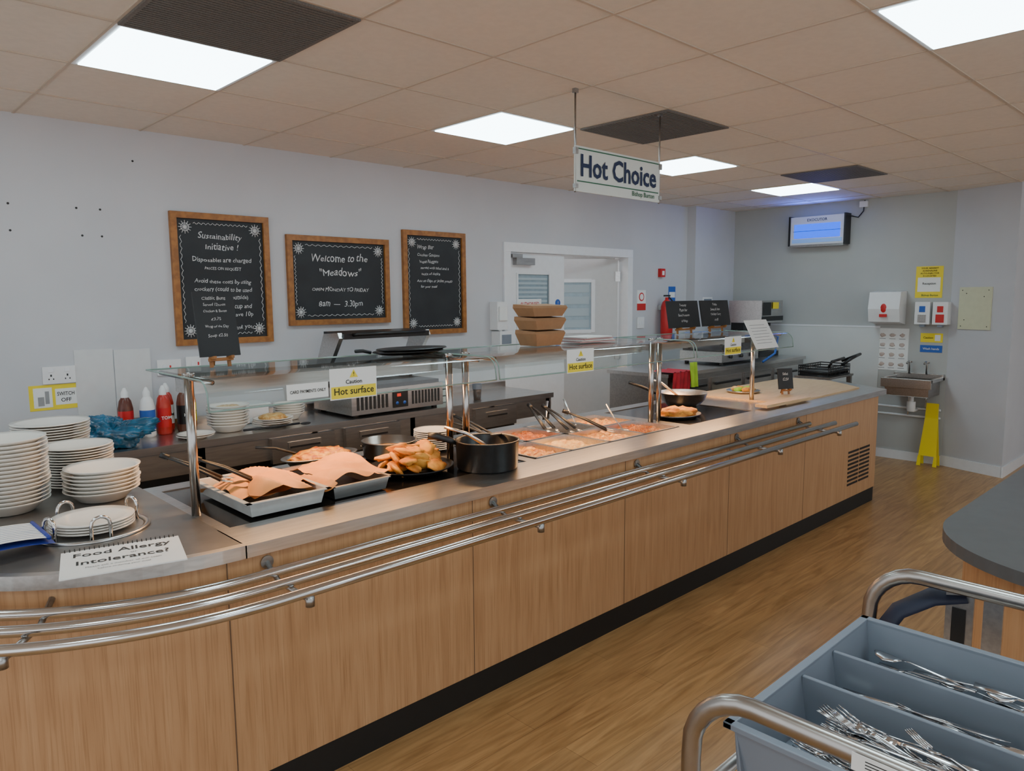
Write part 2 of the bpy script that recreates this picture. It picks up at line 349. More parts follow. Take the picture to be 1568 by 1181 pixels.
# fire signs
o=B('fire_action_sign');o.bb(6.33,6.48,YB-.004,YB,1.55,1.76,paper).bb(6.33,6.48,YB-.005,YB-.003,1.55,1.62,redS).disc((6.405,YB-.004,1.69),.045,redS,h=.002).disc((6.405,YB-.0062,1.69),.032,paper,h=.001).done()
o=B('fire_alarm_call_point');o.bb(6.70,6.78,YB-.04,YB,1.90,1.99,redS).bb(6.72,6.76,YB-.043,YB-.04,1.92,1.965,paper).done(.004)
o=B('fire_extinguisher');ey=YB-.10;ex=6.73;S=Matrix.Translation((ex,ey,1.28))@Matrix.Diagonal((.8,.8,.84,1))
o.lathe([(0,0),(.075,0),(.08,.02),(.08,.36),(.06,.42),(.025,.45),(.025,.48),(0,.48)],(0,0,0),redS,M=S).box((0,0,.50),(.02,.1,.02),black,M=S).box((0,-.03,.47),(.015,.06,.015),black,M=S)
o.tube([(.02,-.02,.48),(.09,-.02,.44),(.10,-.02,.22),(.08,-.02,.12)],.01,black,8,M=S).bb(-.05,.05,-.083,-.078,.14,.32,paper,M=S).bb(ex-.03,ex+.03,YB-.05,YB-.002,1.55,1.60,steel).done()
o=B('extinguisher_id_sign');o.bb(6.90,7.03,YB-.004,YB,1.50,1.80,blueS).bb(6.91,7.02,YB-.006,YB-.004,1.68,1.74,paper).bb(6.91,7.02,YB-.006,YB-.004,1.53,1.55,paper).bb(6.91,7.02,YB-.006,YB-.004,1.57,1.59,paper).done()
o=B('wall_notice');o.bb(7.42,7.62,4.594,4.60,1.44,1.68,paper).bb(7.44,7.60,4.592,4.594,1.60,1.66,greyP).done()
o=B('wall_soap_dispenser');o.bb(4.25,4.37,YB-.1,YB-.001,1.42,1.66,white).bb(4.265,4.355,YB-.115,YB-.1,1.5,1.62,paper).bb(4.27,4.42,YB-.11,YB-.001,1.24,1.41,white).bb(4.29,4.40,YB-.115,YB-.11,1.3,1.38,greyP).cyl((4.31,YB-.07,1.40),(4.31,YB-.07,1.43),.02,steel).done(.01)
# ---------------------------------------------------------------- far wall items
def fb(o,y0,y1,z0,z1,d,m,d0=0): o.bb(XF-d,XF-d0,y0,y1,z0,z1,m)
o=B('fly_killer');fb(o,3.26,3.86,2.24,2.54,.12,white);fb(o,3.31,3.81,2.31,2.46,.125,uv,.119);fb(o,3.29,3.83,2.26,2.30,.128,mat('pale_blue_lens',(.3,.45,.7),.4,emit=(.1,.3,.8),estr=.3),.119);fb(o,3.25,3.268,2.23,2.55,.135,black);fb(o,3.852,3.87,2.23,2.55,.135,black);fb(o,3.268,3.852,2.215,2.24,.13,steelD)
o.cyl((XF-.128,3.30,2.385),(XF-.128,3.82,2.385),.002,black,seg=6)
o.text('EXOCUTOR',(XF-.122,3.56,2.50),.04,navy,R=MF)
o.tube([(XF-.02,3.24,2.52),(XF-.02,3.17,2.50),(XF-.02,3.12,2.56),(XF-.02,3.11,2.67)],.006,black,6).bb(XF-.03,XF,3.08,3.16,2.60,2.66,white).done()
o=B('adrenaline_notice');fb(o,2.34,2.585,1.66,1.97,.004,yellow);fb(o,2.36,2.565,1.72,1.86,.006,paper,.004)
for k,s in enumerate(['YOUR NEAREST','ADRENALINE','AUTO-INJECTOR','IS LOCATED']): o.text(s,(XF-.006,2.46,1.95-k*.025),.022,ink,R=MF)
o.text('Reception',(XF-.008,2.46,1.80),.03,ink,R=MF).text('Bishop Burton',(XF-.006,2.45,1.685),.026,greenI,R=MF).done()
o=B('paper_towel_dispenser');o.prism([(0,0),(.17,.03),(.20,.16),(.17,.33),(0,.34)],2.66,2.96,white,M=Matrix(((-1,0,0,XF-.001),(0,0,1,0),(0,1,0,1.39),(0,0,0,1))))
o.bb(XF-.21,XF-.19,2.775,2.845,1.47,1.50,redS).blob((XF-.197,2.81,1.56),(.008,.03,.045),redS,amp=0).done(.012)
o=B('soap_dispenser');
for y0 in(2.25,2.41):
    fb(o,y0,y0+.135,1.40,1.62,.11,white);fb(o,y0+.03,y0+.105,1.42,1.5,.115,steelD if y0>2.3 else redS,.109);fb(o,y0+.04,y0+.095,1.52,1.58,.114,blueS if y0>2.3 else redS,.109)
    fb(o,y0+.045,y0+.09,1.375,1.40,.10,greyP,.05)
o.done(.008)
o=B('handwashing_poster');fb(o,2.62,2.95,.92,1.35,.004,paper)
for i in range(4):
    for j in range(3):
        y=2.68+j*.095;z=.98+i*.1;o.blob((XF-.006,y,z),(.002,.025,.018),mat('skin_print',(.5,.4,.35),.7),seed=i*3+j,amp=.5);o.bb(XF-.006,XF-.004,y-.03,y+.03,z-.04,z-.034,greyI)
o.done()
o=B('hand_wash_sticker');fb(o,2.31,2.51,1.22,1.31,.004,yellow);fb(o,2.33,2.38,1.235,1.295,.005,white);fb(o,2.31,2.51,1.12,1.19,.004,blueS);o.text('Wash hands',(XF-.006,2.41,1.155),.03,white,R=MF).text('Caution',(XF-.006,2.44,1.265),.028,ink,R=MF).done()
o=B('hand_wash_sink')
zt=.88;x0,x1,y0,y1=XF-.40,XF-.0,2.27,2.73
o.bb(x0,x1,y0,y0+.03,zt-.03,zt,steel).bb(x0,x1,y1-.03,y1,zt-.03,zt,steel).bb(x0,x0+.03,y0,y1,zt-.03,zt,steel).bb(x1-.05,x1,y0,y1,zt-.03,zt+.03,steel)
o.bb(x0+.03,x0+.035,y0+.03,y1-.03,zt-.17,zt-.02,steel).bb(x0+.03,x1-.04,y0+.03,y0+.035,zt-.17,zt-.02,steelD).bb(x0+.03,x1-.04,y1-.035,y1-.03,zt-.17,zt-.02,steelD).bb(x1-.05,x1-.045,y0+.03,y1-.03,zt-.17,zt-.02,steelD).bb(x0+.03,x1-.045,y0+.03,y1-.03,zt-.175,zt-.17,steelD)
for y in(2.42,2.58): o.tube([(XF-.06,y,zt+.02),(XF-.06,y,zt+.13),(XF-.09,y,zt+.15),(XF-.14,y,zt+.13)],.010,chrome,8).box((XF-.06,y,zt+.14),(.02,.05,.015),chrome)
o.bb(x0-.002,x0+.004,y0,y1,zt-.09,zt,steel)
o.tube([(XF-.2,2.5,zt-.17),(XF-.2,2.5,zt-.26)],.022,white).lathe([(0,-.1),(.035,-.1),(.04,-.06),(.04,0),(0,0)],(XF-.2,2.5,zt-.24),white).tube([(XF-.2,2.5,zt-.3),(XF-.12,2.5,zt-.34),(XF-.02,2.5,zt-.34)],.018,white)
o.tube([(XF-.03,2.28,.55),(XF-.03,2.95,.55)],.012,white,8).tube([(XF-.03,2.28,.47),(XF-.03,2.95,.47)],.012,white,8).tube([(XF-.03,2.42,.55),(XF-.03,2.42,.85)],.008,chrome,8).tube([(XF-.03,2.58,.47),(XF-.03,2.58,.85)],.008,chrome,8)
o.done(.003)
o=B('wet_floor_sign')
for s,xx in((1,.16),(-1,.06)):
    R=Matrix.Rotation(math.radians(6*s+4),3,'Y');Lp=lambda pts:[R@Vector(p)+Vector((XF-xx-.02,2.32,0.004)) for p in pts]
    F6=[(0,1,2,3),(7,6,5,4),(0,4,5,1),(1,5,6,2),(2,6,7,3),(3,7,4,0)]
    o.add(Lp([(0,-.06,.10),(0,.10,.10),(0,.07,.62),(0,-.03,.62),(.012,-.06,.10),(.012,.10,.10),(.012,.07,.62),(.012,-.03,.62)]),F6,yellow)
    for ya in(-.07,.075): o.add(Lp([(0,ya,0),(0,ya+.035,0),(0,ya+.03,.10),(0,ya+.005,.10),(.012,ya,0),(.012,ya+.035,0),(.012,ya+.03,.10),(.012,ya+.005,.10)]),F6,yellow)
o.cyl((XF-.07,2.29,.605),(XF-.07,2.39,.605),.015,yellow,seg=10)
o.done()
pd=Vector((7.90-8.09,1.70-2.26,0)).normalized();pn=Vector((pd.y,-pd.x,0))
o=B('cream_noticeboard')
def pier(t,z,off): q=Vector((8.09,2.26,0))+pd*t+pn*off;return (q.x,q.y,z)
for a,bq,c0,c1 in((.09,.40,1.36,1.76),):
    vs=[pier(a,c0,0.001),pier(bq,c0,0.001),pier(bq,c1,0.001),pier(a,c1,0.001),pier(a,c0,.012),pier(bq,c0,.012),pier(bq,c1,.012),pier(a,c1,.012)]
    o.add(vs,[(0,1,2,3),(4,5,6,7),(0,1,5,4),(1,2,6,5),(2,3,7,6),(3,0,4,7)],cream)
for t,z in((.12,1.39),(.37,1.39),(.12,1.73),(.37,1.73),(.15,1.45),(.33,1.67),(.16,1.70)):
    q=pier(t,z,.013);o.blob(q,(.005,.005,.005),ink,amp=0,nu=6,nv=4)
o.done()
# ---------------------------------------------------------------- hanging sign
o=B('hanging_sign');o.bb(2.745,3.44,2.416,2.424,2.205,2.42,mat('sign_face',(.62,.64,.60),.4,var=.02)).text('Hot Choice',(3.09,2.412,2.325),.145,navy,w=.62).text('Bishop Burton',(3.29,2.412,2.232),.034,greenI)
for a in((2.76,3.425,2.405,2.410),(2.76,3.425,2.252,2.257)): o.bb(a[0],a[1],2.413,2.416,a[2],a[3],greenI)
for x in(2.75,3.44): o.cyl((x,2.42,H),(x,2.42,2.20),.0045,steelD,seg=8);o.bb(x-.012,x+.012,2.41,2.43,H-.02,H,steelD);o.bb(x-.01,x+.01,2.408,2.426,2.38,2.41,steelD).bb(x-.01,x+.01,2.408,2.426,2.22,2.24,steelD)
o.done()
# ---------------------------------------------------------------- main counter
R0=.85;AC=(.94,YP+R0)
o=B('serving_counter')
yE=YP-.015
left=[(.96,yE)]+arc(AC[0],AC[1],R0+.015,-90,-180,24)+[(.075,3.95),(.96,3.95)]
o.prism(left,ZT-.035,ZT,topL)
ed=arc(AC[0],AC[1],R0+.018,-90,-180,24);ed2=arc(AC[0],AC[1],R0-.012,-180,-90,24)
o.prism([(.96,yE-.003)]+ed+[(.072,3.95),(.10,3.95)]+ed2+[(.96,YP+.012)],ZT-.042,ZT+.001,steel)
o.bb(.955,6.30,yE-.003,2.45,ZT-.042,ZT,steel)
o.bb(.96,5.0,3.12,3.22,ZT-.04,ZT,steel).bb(.96,1.0,2.45,3.12,ZT-.04,ZT,steel).bb(2.44,2.5,2.45,3.12,ZT-.04,ZT,steel).bb(3.74,3.84,2.45,3.12,ZT-.04,ZT,steel).bb(4.62,5.0,2.45,3.12,ZT-.04,ZT,steel)
o.bb(1.0,2.44,2.45,3.12,ZT-.03,ZT-.004,ceran).bb(3.84,4.62,2.45,3.12,ZT-.03,ZT-.004,ceran)
o.prism([(6.30,yE-.003),(6.42,yE-.003),(6.75,2.75),(6.75,3.22),(5.0,3.22),(5.0,2.45),(6.30,2.45)],ZT-.042,ZT,steel)
o.prism([(5.0,2.40),(6.30,2.40),(6.62,2.78),(6.62,3.18),(5.0,3.18)],ZT,ZT+.012,woodtop)
o.bb(2.5,3.74,2.45,3.12,.74,.75,steelD)
o.bb(.94,6.30,YP,YP+.02,.12,ZT-.042,panelM)
body=[(.94,YP)]+arc(AC[0],AC[1],R0,-90,-180,24)+[(.09,3.95),(.11,3.95)]+arc(AC[0],AC[1],R0-.02,-180,-90,24)+[(.94,YP+.02)]
o.prism(body,.12,ZT-.042,panelM)
o.prism([(6.30,YP),(6.62,2.76),(6.62,3.2),(6.60,3.2),(6.60,2.77),(6.30,YP+.02)],.12,ZT-.042,panelM)
kb=[(.94,YP+.006)]+arc(AC[0],AC[1],R0-.006,-90,-180,24)+[(.096,3.95),(.12,3.95)]+arc(AC[0],AC[1],R0-.03,-180,-90,24)+[(.94,YP+.03)]
o.prism(kb,0.001,.12,kickM).bb(.94,6.29,YP+.004,YP+.03,.001,.12,kickM).prism([(6.29,YP+.006),(6.61,2.76),(6.61,3.2),(6.59,3.2),(6.59,2.77),(6.29,YP+.03)],.001,.12,kickM)
for x in (.90,1.92,2.94,3.96,4.98): o.bb(x-.0015,x+.0015,YP-.001,YP+.002,.12,ZT-.042,mat('panel_joint',(.12,.07,.04),.7))
o.bb(.96,6.6,3.18,3.2,.1,ZT-.04,steelD).bb(.94,.96,3.2,3.95,.1,ZT-.04,steelD)
for i in range(2):
    for k in range(9): o.bb(5.74+i*.22,5.94+i*.22,YP-.003,YP,.22+k*.032,.236+k*.032,kickM)
for y,xe in((2.185,4.9),(2.075,5.05),(1.96,5.12)):
    r=R0+(YP-y);o.tube(arc(AC[0],AC[1],r,-180,-90,30,.825)+[(1.5,y,.825),(3,y,.825),(xe,y,.825)],.0165,chrome,14)
for x in (1.03,2.03,3.03,4.03,4.85):
    o.tube([(x,YP,.845),(x,2.16,.80),(x,1.95,.80)],.009,steelD,8).disc((x,YP-.004,.845),.022,steelD,h=.004).cyl((x,1.96,.78),(x,1.96,.812),.014,steelD)
for aa in(-125,-155):
    a=math.radians(aa);q=lambda r,z:(AC[0]+r*math.cos(a),AC[1]+r*math.sin(a),z)
    o.tube([q(R0,.845),q(R0+.08,.80),q(R0+.29,.80)],.009,steelD,8).cyl(q(R0+.285,.78),q(R0+.285,.812),.014,steelD)
o.done()
def pan(o,x0,x1,y0,y1,zt,dep,m,fm=None,lvl=.03,rim=.012):
    t=.002
    o.bb(x0,x1,y0,y0+rim,zt-.003,zt,m).bb(x0,x1,y1-rim,y1,zt-.003,zt,m).bb(x0,x0+rim,y0,y1,zt-.003,zt,m).bb(x1-rim,x1,y0,y1,zt-.003,zt,m)
    a=rim
    vs=[(x0+a,y0+a,zt),(x1-a,y0+a,zt),(x1-a,y1-a,zt),(x0+a,y1-a,zt)];b=a+.012
    vs+=[(x0+b,y0+b,zt-dep),(x1-b,y0+b,zt-dep),(x1-b,y1-b,zt-dep),(x0+b,y1-b,zt-dep)]
    vo=[(v[0]+(-t if v[0]<(x0+x1)/2 else t),v[1]+(-t if v[1]<(y0+y1)/2 else t),v[2]-(t if v[2]<zt-.01 else 0)) for v in vs]
    F=[(0,1,5,4),(1,2,6,5),(2,3,7,6),(3,0,4,7),(4,5,6,7)]
    o.add(vs,F,m).add(vo,F,m)
    if fm:
        sd=random.random()*50
        def fn(u,v):
            x=x0+a+.004+(x1-x0-2*a-.008)*u;y=y0+a+.004+(y1-y0-2*a-.008)*v
            e=min(u,1-u,v,1-v);return (x,y,zt-lvl+.022*noise.noise(Vector((x*30,y*30,sd)))+min(e*4,1)*.016)
        o.grid(fn,24,24,fm)
o=B('bain_marie_pans')
cols=[2.51,2.77,3.08,3.40,3.735]
foods=[(curry,None),(rice,beans),(soup,None),(beans,soup)]
for i in range(4):
    for j,(ya,yb) in enumerate(((2.455,2.78),(2.785,3.115))):
        pan(o,cols[i]+.002,cols[i+1]-.002,ya,yb,ZT+.004,.13,steel,foods[i][j],.03)
o.done()
def tongs(name,x,y,z,ang,L=.22):
    o=B(name);d=Vector((math.cos(ang),math.sin(ang),0))
    n=Vector((-d.y,d.x,0))
    for s in(1,-1):
        P=[Vector((x,y,z))+Vector((0,0,-.02))+n*s*.03,Vector((x,y,z))+d*L*.5+Vector((0,0,.04))+n*s*.022,Vector((x,y,z))+d*L+Vector((0,0,.085))+n*s*.004]
        o.tube(P,[.013,.011,.009],black,8,sy=.5)
        o.tube([P[0]-d*.05+Vector((0,0,-.012)),P[0]],[.012,.010],steel,8,sy=.3)
    o.tube([Vector((x,y,z))+d*L*.9+Vector((0,0,.076)),Vector((x,y,z))+d*L*1.05+Vector((0,0,.09))],.012,black,8)
    o.done()
for (x,y,a) in((2.72,3.02,2.0),(3.10,2.92,1.3),(3.18,2.82,1.5),(3.3,2.66,2.3),(2.68,2.96,2.7)): tongs('serving_tongs',x,y,.955,a,.24)
for (x,y,dx,dy) in((3.42,3.0,.0,.10),(3.45,2.66,-.03,.1),(3.2,3.05,.08,.06)):
    o=B('serving_spoon');o.tube([(x,y,.92),(x+dx*.5,y+dy*.5,.98),(x+dx,y+dy,1.06)],[.008,.005,.008],steel,8,sy=.6).blob((x-.01,y-.02,.915),(.03,.035,.01),steel,amp=0).done()
# ---------------------------------------------------------------- sneeze guard
PY=2.68
o=B('sneeze_guard')
bays=[(.93,2.20),(2.22,3.79),(3.82,5.06)]
for (xa,xb) in bays:
    prof=[(2.98,1.434),(2.8,1.434),(2.55,1.434)]
    for k in range(8):
        a=math.pi/2*k/7;prof.append((2.46-.06*math.sin(a),1.434-.06*(1-math.cos(a))))
    prof.append((2.395,1.335))
    n=len(prof)
    vs=[]
    for x in(xa,xb):
        for i,(y,z) in enumerate(prof): vs.append((x,y,z))
    fs=[(i,i+1,n+i+1,n+i) for i in range(n-1)]
    o.add(vs,fs,glass,True)
    for x in(xa,xb): o.tube([(x,y,z) for y,z in prof],.003,glassE,6)
    o.tube([(xa,2.395,1.335),(xb,2.395,1.335)],.0035,glassE,6);o.tube([(xa,2.98,1.434),(xb,2.98,1.434)],.0035,glassE,6)
for x in(.975,2.16,2.26,3.76,3.84,5.02):
    o.cyl((x,PY,ZT-.003),(x,PY,1.43),.0165,postM,seg=20)
    o.tube([(x,2.47,1.422),(x,2.96,1.422)],.009,postM,8)
    o.lathe([(.0165,-.01),(.022,0),(.022,.006),(0,.008)],(x,PY,1.434),postM)
for (xa,xb) in((1.0,2.14),(2.29,3.74),(3.87,5.0)):
    o.bb(xa,xb,2.74,2.88,1.405,1.418,steel).bb(xa,xb,2.74,2.744,1.355,1.405,steel).bb(xa,xb,2.876,2.88,1.355,1.405,steel)
    for x in(xa,xb): o.bb(x-.002,x+.002,2.74,2.88,1.355,1.405,steel)
    o.cyl((xa+.05,2.81,1.39),(xb-.05,2.81,1.39),.008,heat,seg=10)
o.done()
def glabel(x,w=.20,h=.115,s='Hot surface',z=1.385):
    o=B('caution_label');y=2.391;o.bb(x,x+w,y-.002,y,z-h/2,z+h/2,paper)
    o.bb(x+.004,x+w-.004,y-.003,y-.002,z-h/2+.004,z-h/2+h*.42,yellow)
    o.text(s,(x+w/2,y-.004,z-h*.25),.036,ink,w=w*.85).text('Caution',(x+w/2,y-.004,z+.006),.022,ink)
    cx=x+w/2;o.add([(cx-.018,y-.003,z+.022),(cx+.018,y-.003,z+.022),(cx,y-.003,z+.052)],[(0,1,2)],yellow);o.text('!',(cx,y-.004,z+.034),.022,ink)
    o.done()
glabel(1.37);glabel(2.66);glabel(4.12)
o=B('card_payments_label');o.bb(1.20,1.362,2.388,2.390,1.345,1.40,paper).text('CARD PAYMENTS ONLY',(1.281,2.386,1.372),.016,ink,w=.14).done()
o=B('notice_sheet')
R=Matrix.Rotation(math.radians(-28),4,'X');M=Matrix.Translation((4.64,2.40,1.40))@R
o.bb(-.15,.15,-.002,.002,-.06,.15,paper,M=M)
for k in range(7): o.bb(-.11,.09+.02*(k%2),-.003,-.0021,.11-k*.022,.113-k*.022,greyI,M=M)
o.done()
# ---------------------------------------------------------------- things on glass shelf
def easel(name,x,y,w,h,z0,lines,rz=0):
    M=Matrix.Translation((x,y,z0))@Matrix.Rotation(rz,4,'Z')@Matrix.Rotation(math.radians(-10),4,'X')
    o=B(name);lz=.045
    o.bb(-w/2,w/2,-.004,.004,lz,lz+h,slate,M=M)
    for sx in(-1,1): o.bb(sx*w*.22-.006,sx*w*.22+.006,.004,.014,0.004,lz+h*.5,frameW,M=M);o.bb(sx*w*.22-.006,sx*w*.22+.006,-.03,.01,lz-.012,lz-.001,frameW,M=M)
    o.bb(-w*.3,w*.3,-.006,.006,lz-.018,lz-.006,frameW,M=M)
    o.tube([(0,.01,lz+h*.4),(0,.07,.018)],.005,frameW,6,M=M)
    for s,zz,sz in lines:
        i0=len(o.v);o.text(s,(0,-.005,zz),sz,chalk)
        for k in range(i0,len(o.v)): o.v[k]=M@Vector(o.v[k])
    o.done()
easel('easel_chalkboard',1.155,2.82,.16,.25,1.437,[('Classic Buns',.27,.020),('Served 12noon',.245,.015),('Chicken & Bacon',.22,.014),('£3.75',.19,.018),('Wrap of the Day',.16,.014),('Soup £2.50',.125,.018)],rz=.05)
easel('easel_chalkboard',4.38,2.84,.38,.185,1.437,[('Tuesday',.20,.026),('Pasta Bar',.165,.026),('Baked Potatoes',.13,.022),('& Fillings',.09,.022)])
easel('easel_chalkboard',4.79,2.84,.38,.185,1.437,[('Today',.20,.026),('Sweet & Sour',.165,.024),('Chicken Curry',.13,.024),('£4.85',.09,.024)])
o=B('takeaway_box_stack')
def tbox(x,y,z,w,d,h,rz,lid):
    M=Matrix.Translation((x,y,z))@Matrix.Rotation(rz,4,'Z');a=.80
    vs=[(-w/2*a,-d/2*a,0),(w/2*a,-d/2*a,0),(w/2*a,d/2*a,0),(-w/2*a,d/2*a,0),(-w/2,-d/2,h),(w/2,-d/2,h),(w/2,d/2,h),(-w/2,d/2,h)]
    o.add(vs,[(3,2,1,0),(0,1,5,4),(1,2,6,5),(2,3,7,6),(3,0,4,7)],kraft,M=M)
    if lid: o.add([(-w/2,-d/2,h),(w/2,-d/2,h),(w/2,d/2,h),(-w/2,d/2,h),(-w/2*.98,-d/2*.9,h+.012),(w/2*.98,-d/2*.9,h+.012),(w/2*.98,d/2,h+.02),(-w/2*.98,d/2,h+.02)],[(4,5,6,7),(0,1,5,4),(1,2,6,5),(2,3,7,6),(3,0,4,7)],kraft,M=M)
zz=1.438
for k,(h,w,rz) in enumerate(((.065,.23,0),(.05,.25,.05),(.045,.26,-.04))):
    tbox(2.90,2.80,zz,w,.16,h,rz,True);zz+=h+.021
o.done()
o=B('paper_tray_stack')
for k in range(4): o.box((3.29,2.80,1.443+k*.008),(.28-.01*k,.18,.006),paper if k%2 else mat('pink_print',(.5,.3,.3)),rz=.06*k-.1)
o.done()
o=B('black_serving_platter')
for k in range(2): o.lathe([(0,0),(.13,0),(.17,.012),(.175,.012),(.17,.017),(.13,.005),(0,.005)],(2.05+.02*k,2.84,1.438+k*.011),blackM,sx=1.1,sy=.6)
o.tube([(1.84,2.84,1.455),(1.80,2.84,1.465),(1.76,2.84,1.465)],.008,black,8).done()
# ---------------------------------------------------------------- food on hotplate
zc=ZT-.003
def sheet(x0,x1,y0,y1,z,amp,seed,rz=0):
    cx,cy=(x0+x1)/2,(y0+y1)/2
    def fn(u,v):
        x=(x0-cx)+(x1-x0)*u;y=(y0-cy)+(y1-y0)*v;e=max(abs(u-.5),abs(v-.5))*2
        r1=1-abs(noise.noise(Vector((x*8+y*3,y*5,seed))))*2
        zz=z+amp*noise.noise(Vector((x*6,y*6,seed)))+amp*.7*r1-.02*e**4
        return (cx+x*math.cos(rz)-y*math.sin(rz)+.01*math.sin(v*9+seed)*e,cy+x*math.sin(rz)+y*math.cos(rz)+.01*math.sin(u*8+seed)*e,zz)
    return fn
o=B('grey_food_tray');pan(o,1.065,1.40,2.455,2.96,.985,.055,mat('grey_enamel',(.44,.45,.44),.3,var=.1),None,rim=.02)
o.grid(sheet(1.09,1.39,2.54,2.94,.980,.040,3,.08),36,40,parch).grid(sheet(1.16,1.46,2.50,2.76,.996,.045,9,-.25),34,28,parch).done()
o=B('steel_food_tray');pan(o,1.415,1.70,2.48,2.94,.975,.052,steelD,None,rim=.015)
o.grid(sheet(1.44,1.74,2.55,2.92,.988,.040,13,-.06),36,40,parch).done()
tongs('serving_tongs',1.12,2.80,1.03,2.7,.2);tongs('serving_tongs',1.20,2.70,1.03,2.9,.2)
o=B('curry_platter');o.lathe([(0,0),(.11,0),(.150,.05),(.165,.055),(.165,.06),(.145,.056),(.11,.006),(0,.006)],(1.69,3.06,zc+.002),steelD,sx=1.15,sy=.62)
o.blob((1.69,3.06,zc+.055),(.145,.075,.035),curry,3,.35,6,34,14).tube([(1.60,3.09,zc+.07),(1.50,3.12,zc+.11),(1.42,3.15,zc+.12)],.007,black,8).done()
o=B('bread_plate');bx,by=1.935,2.68
o.lathe([(0,0),(.13,0),(.17,.018),(.195,.03),(.195,.034),(.17,.024),(.13,.006),(0,.006)],(bx,by,zc),blackM,sx=1,sy=.95)
for k in range(28):
    a=k*2.4;lay=0 if k<13 else (1 if k<23 else 2);kk=(k if lay==0 else (k-13 if lay==1 else k-23));nn=(13,10,5)[lay]
    r=((kk+.5)/nn)**.5*(.15,.12,.07)[lay]
    R=Matrix.Rotation(random.random()*3,3,'Z')@Matrix.Rotation(random.uniform(-1.1,1.1),3,'X')
    o.blob((bx+r*math.cos(a),by+r*math.sin(a)*.9,zc+.040+lay*.032),(.055,.038,.014),bread,k,.4,1.8,16,9,R)
o.done()
o=B('black_saucepan');c=(2.225,2.49,zc)
o.lathe([(0,0),(.130,0),(.140,.01),(.145,.13),(.151,.135),(.145,.138),(.138,.13),(.133,.02),(0,.015)],c,blackM,48).lathe([(0,.08),(.137,.08)],c,curry)
d=Vector((-.8,.6,0)).normalized();P=[Vector(c)+d*t+Vector((0,0,z)) for t,z in((.138,.12),(.17,.135),(.23,.155),(.27,.16))]
o.tube(P,[.010,.015,.018,.015],black,10).blob(Vector(c)+Vector((.10,.05,.138)),(.035,.02,.006),black,amp=0)
o.tube([Vector(c)+Vector((.02,.0,.09)),Vector(c)+Vector((-.06,.08,.16)),Vector(c)+Vector((-.13,.15,.19))],.008,steel,8).done()
o=B('saute_pan');c=(2.04,3.01,zc)
o.lathe([(0,0),(.11,0),(.125,.012),(.13,.085),(.136,.088),(.128,.09),(.12,.015),(0,.01)],c,copper,40).lathe([(0,.045),(.122,.045)],c,soup)
for s in(-1,1): o.tube([(c[0]+s*.13,c[1]+s*-.03,c[2]+.07),(c[0]+s*.158,c[1]-.0,c[2]+.08),(c[0]+s*.13,c[1]+.04,c[2]+.07)],.005,steel,6)
o.done()
def plates(name,x,y,z,n,r,dz,deep=.03,m=china,top=None):
    o=B(name)
    for k in range(n):
        j=random.uniform(-.003,.003)
        o.lathe([(0,0),(r*.55,0),(r*.62,.004),(r*.86,deep*.8),(r,deep),(r,deep+.004),(r*.86,deep*.8+.005),(r*.60,.008),(0,.006)],(x+j,y-j,z+k*dz),m,44)
    if top: o.blob((x,y,z+(n-1)*dz+.02),(r*.7,r*.7,.025),top,1,.3,4,20,10)
    o.done()
plates('plate_stack',2.31,3.00,zc,10,.10,.010,.015)
o=B('steel_serving_plate');o.lathe([(0,0),(.13,0),(.17,.02),(.17,.024),(.13,.005),(0,.005)],(4.06,2.68,zc),steel,sx=1,sy=.8).blob((4.06,2.68,zc+.025),(.135,.10,.04),bread,5,.5,5,24,12).done()
o=B('black_wok');c=(4.42,2.88,zc)
o.lathe([(0,0),(.09,0),(.15,.06),(.17,.11),(.176,.112),(.165,.11),(.145,.065),(.085,.01),(0,.008)],c,steelD,44).lathe([(0,.07),(.147,.072)],c,soup)
o.tube([Vector(c)+Vector(p) for p in((-.15,.09,.10),(-.26,.17,.16),(-.33,.22,.19))],.011,black,8).tube([Vector(c)+Vector(p) for p in((.03,.05,.07),(-.06,.14,.17),(-.12,.2,.2))],.008,steel,8).done()
o=B('sandwich_platter');o.lathe([(0,0),(.11,0),(.13,.015),(.13,.02),(.11,.006),(0,.006)],(5.35,2.93,ZT+.013),steel);
for k in range(6): o.blob((5.35+.06*math.cos(k),2.93+.06*math.sin(k),ZT+.04),(.045,.03,.02),[greenC,bread,rice][k%3],k,.3)
o.done()
o=B('wooden_chopping_board');o.box((5.0,2.42,ZT+.024),(.62,.09,.02),woodtop,rz=-.04).done()
easel('price_board',5.45,2.62,.13,.16,ZT+.012,[('Salad',.16,.024),('£2.50',.12,.024)],rz=-.5)
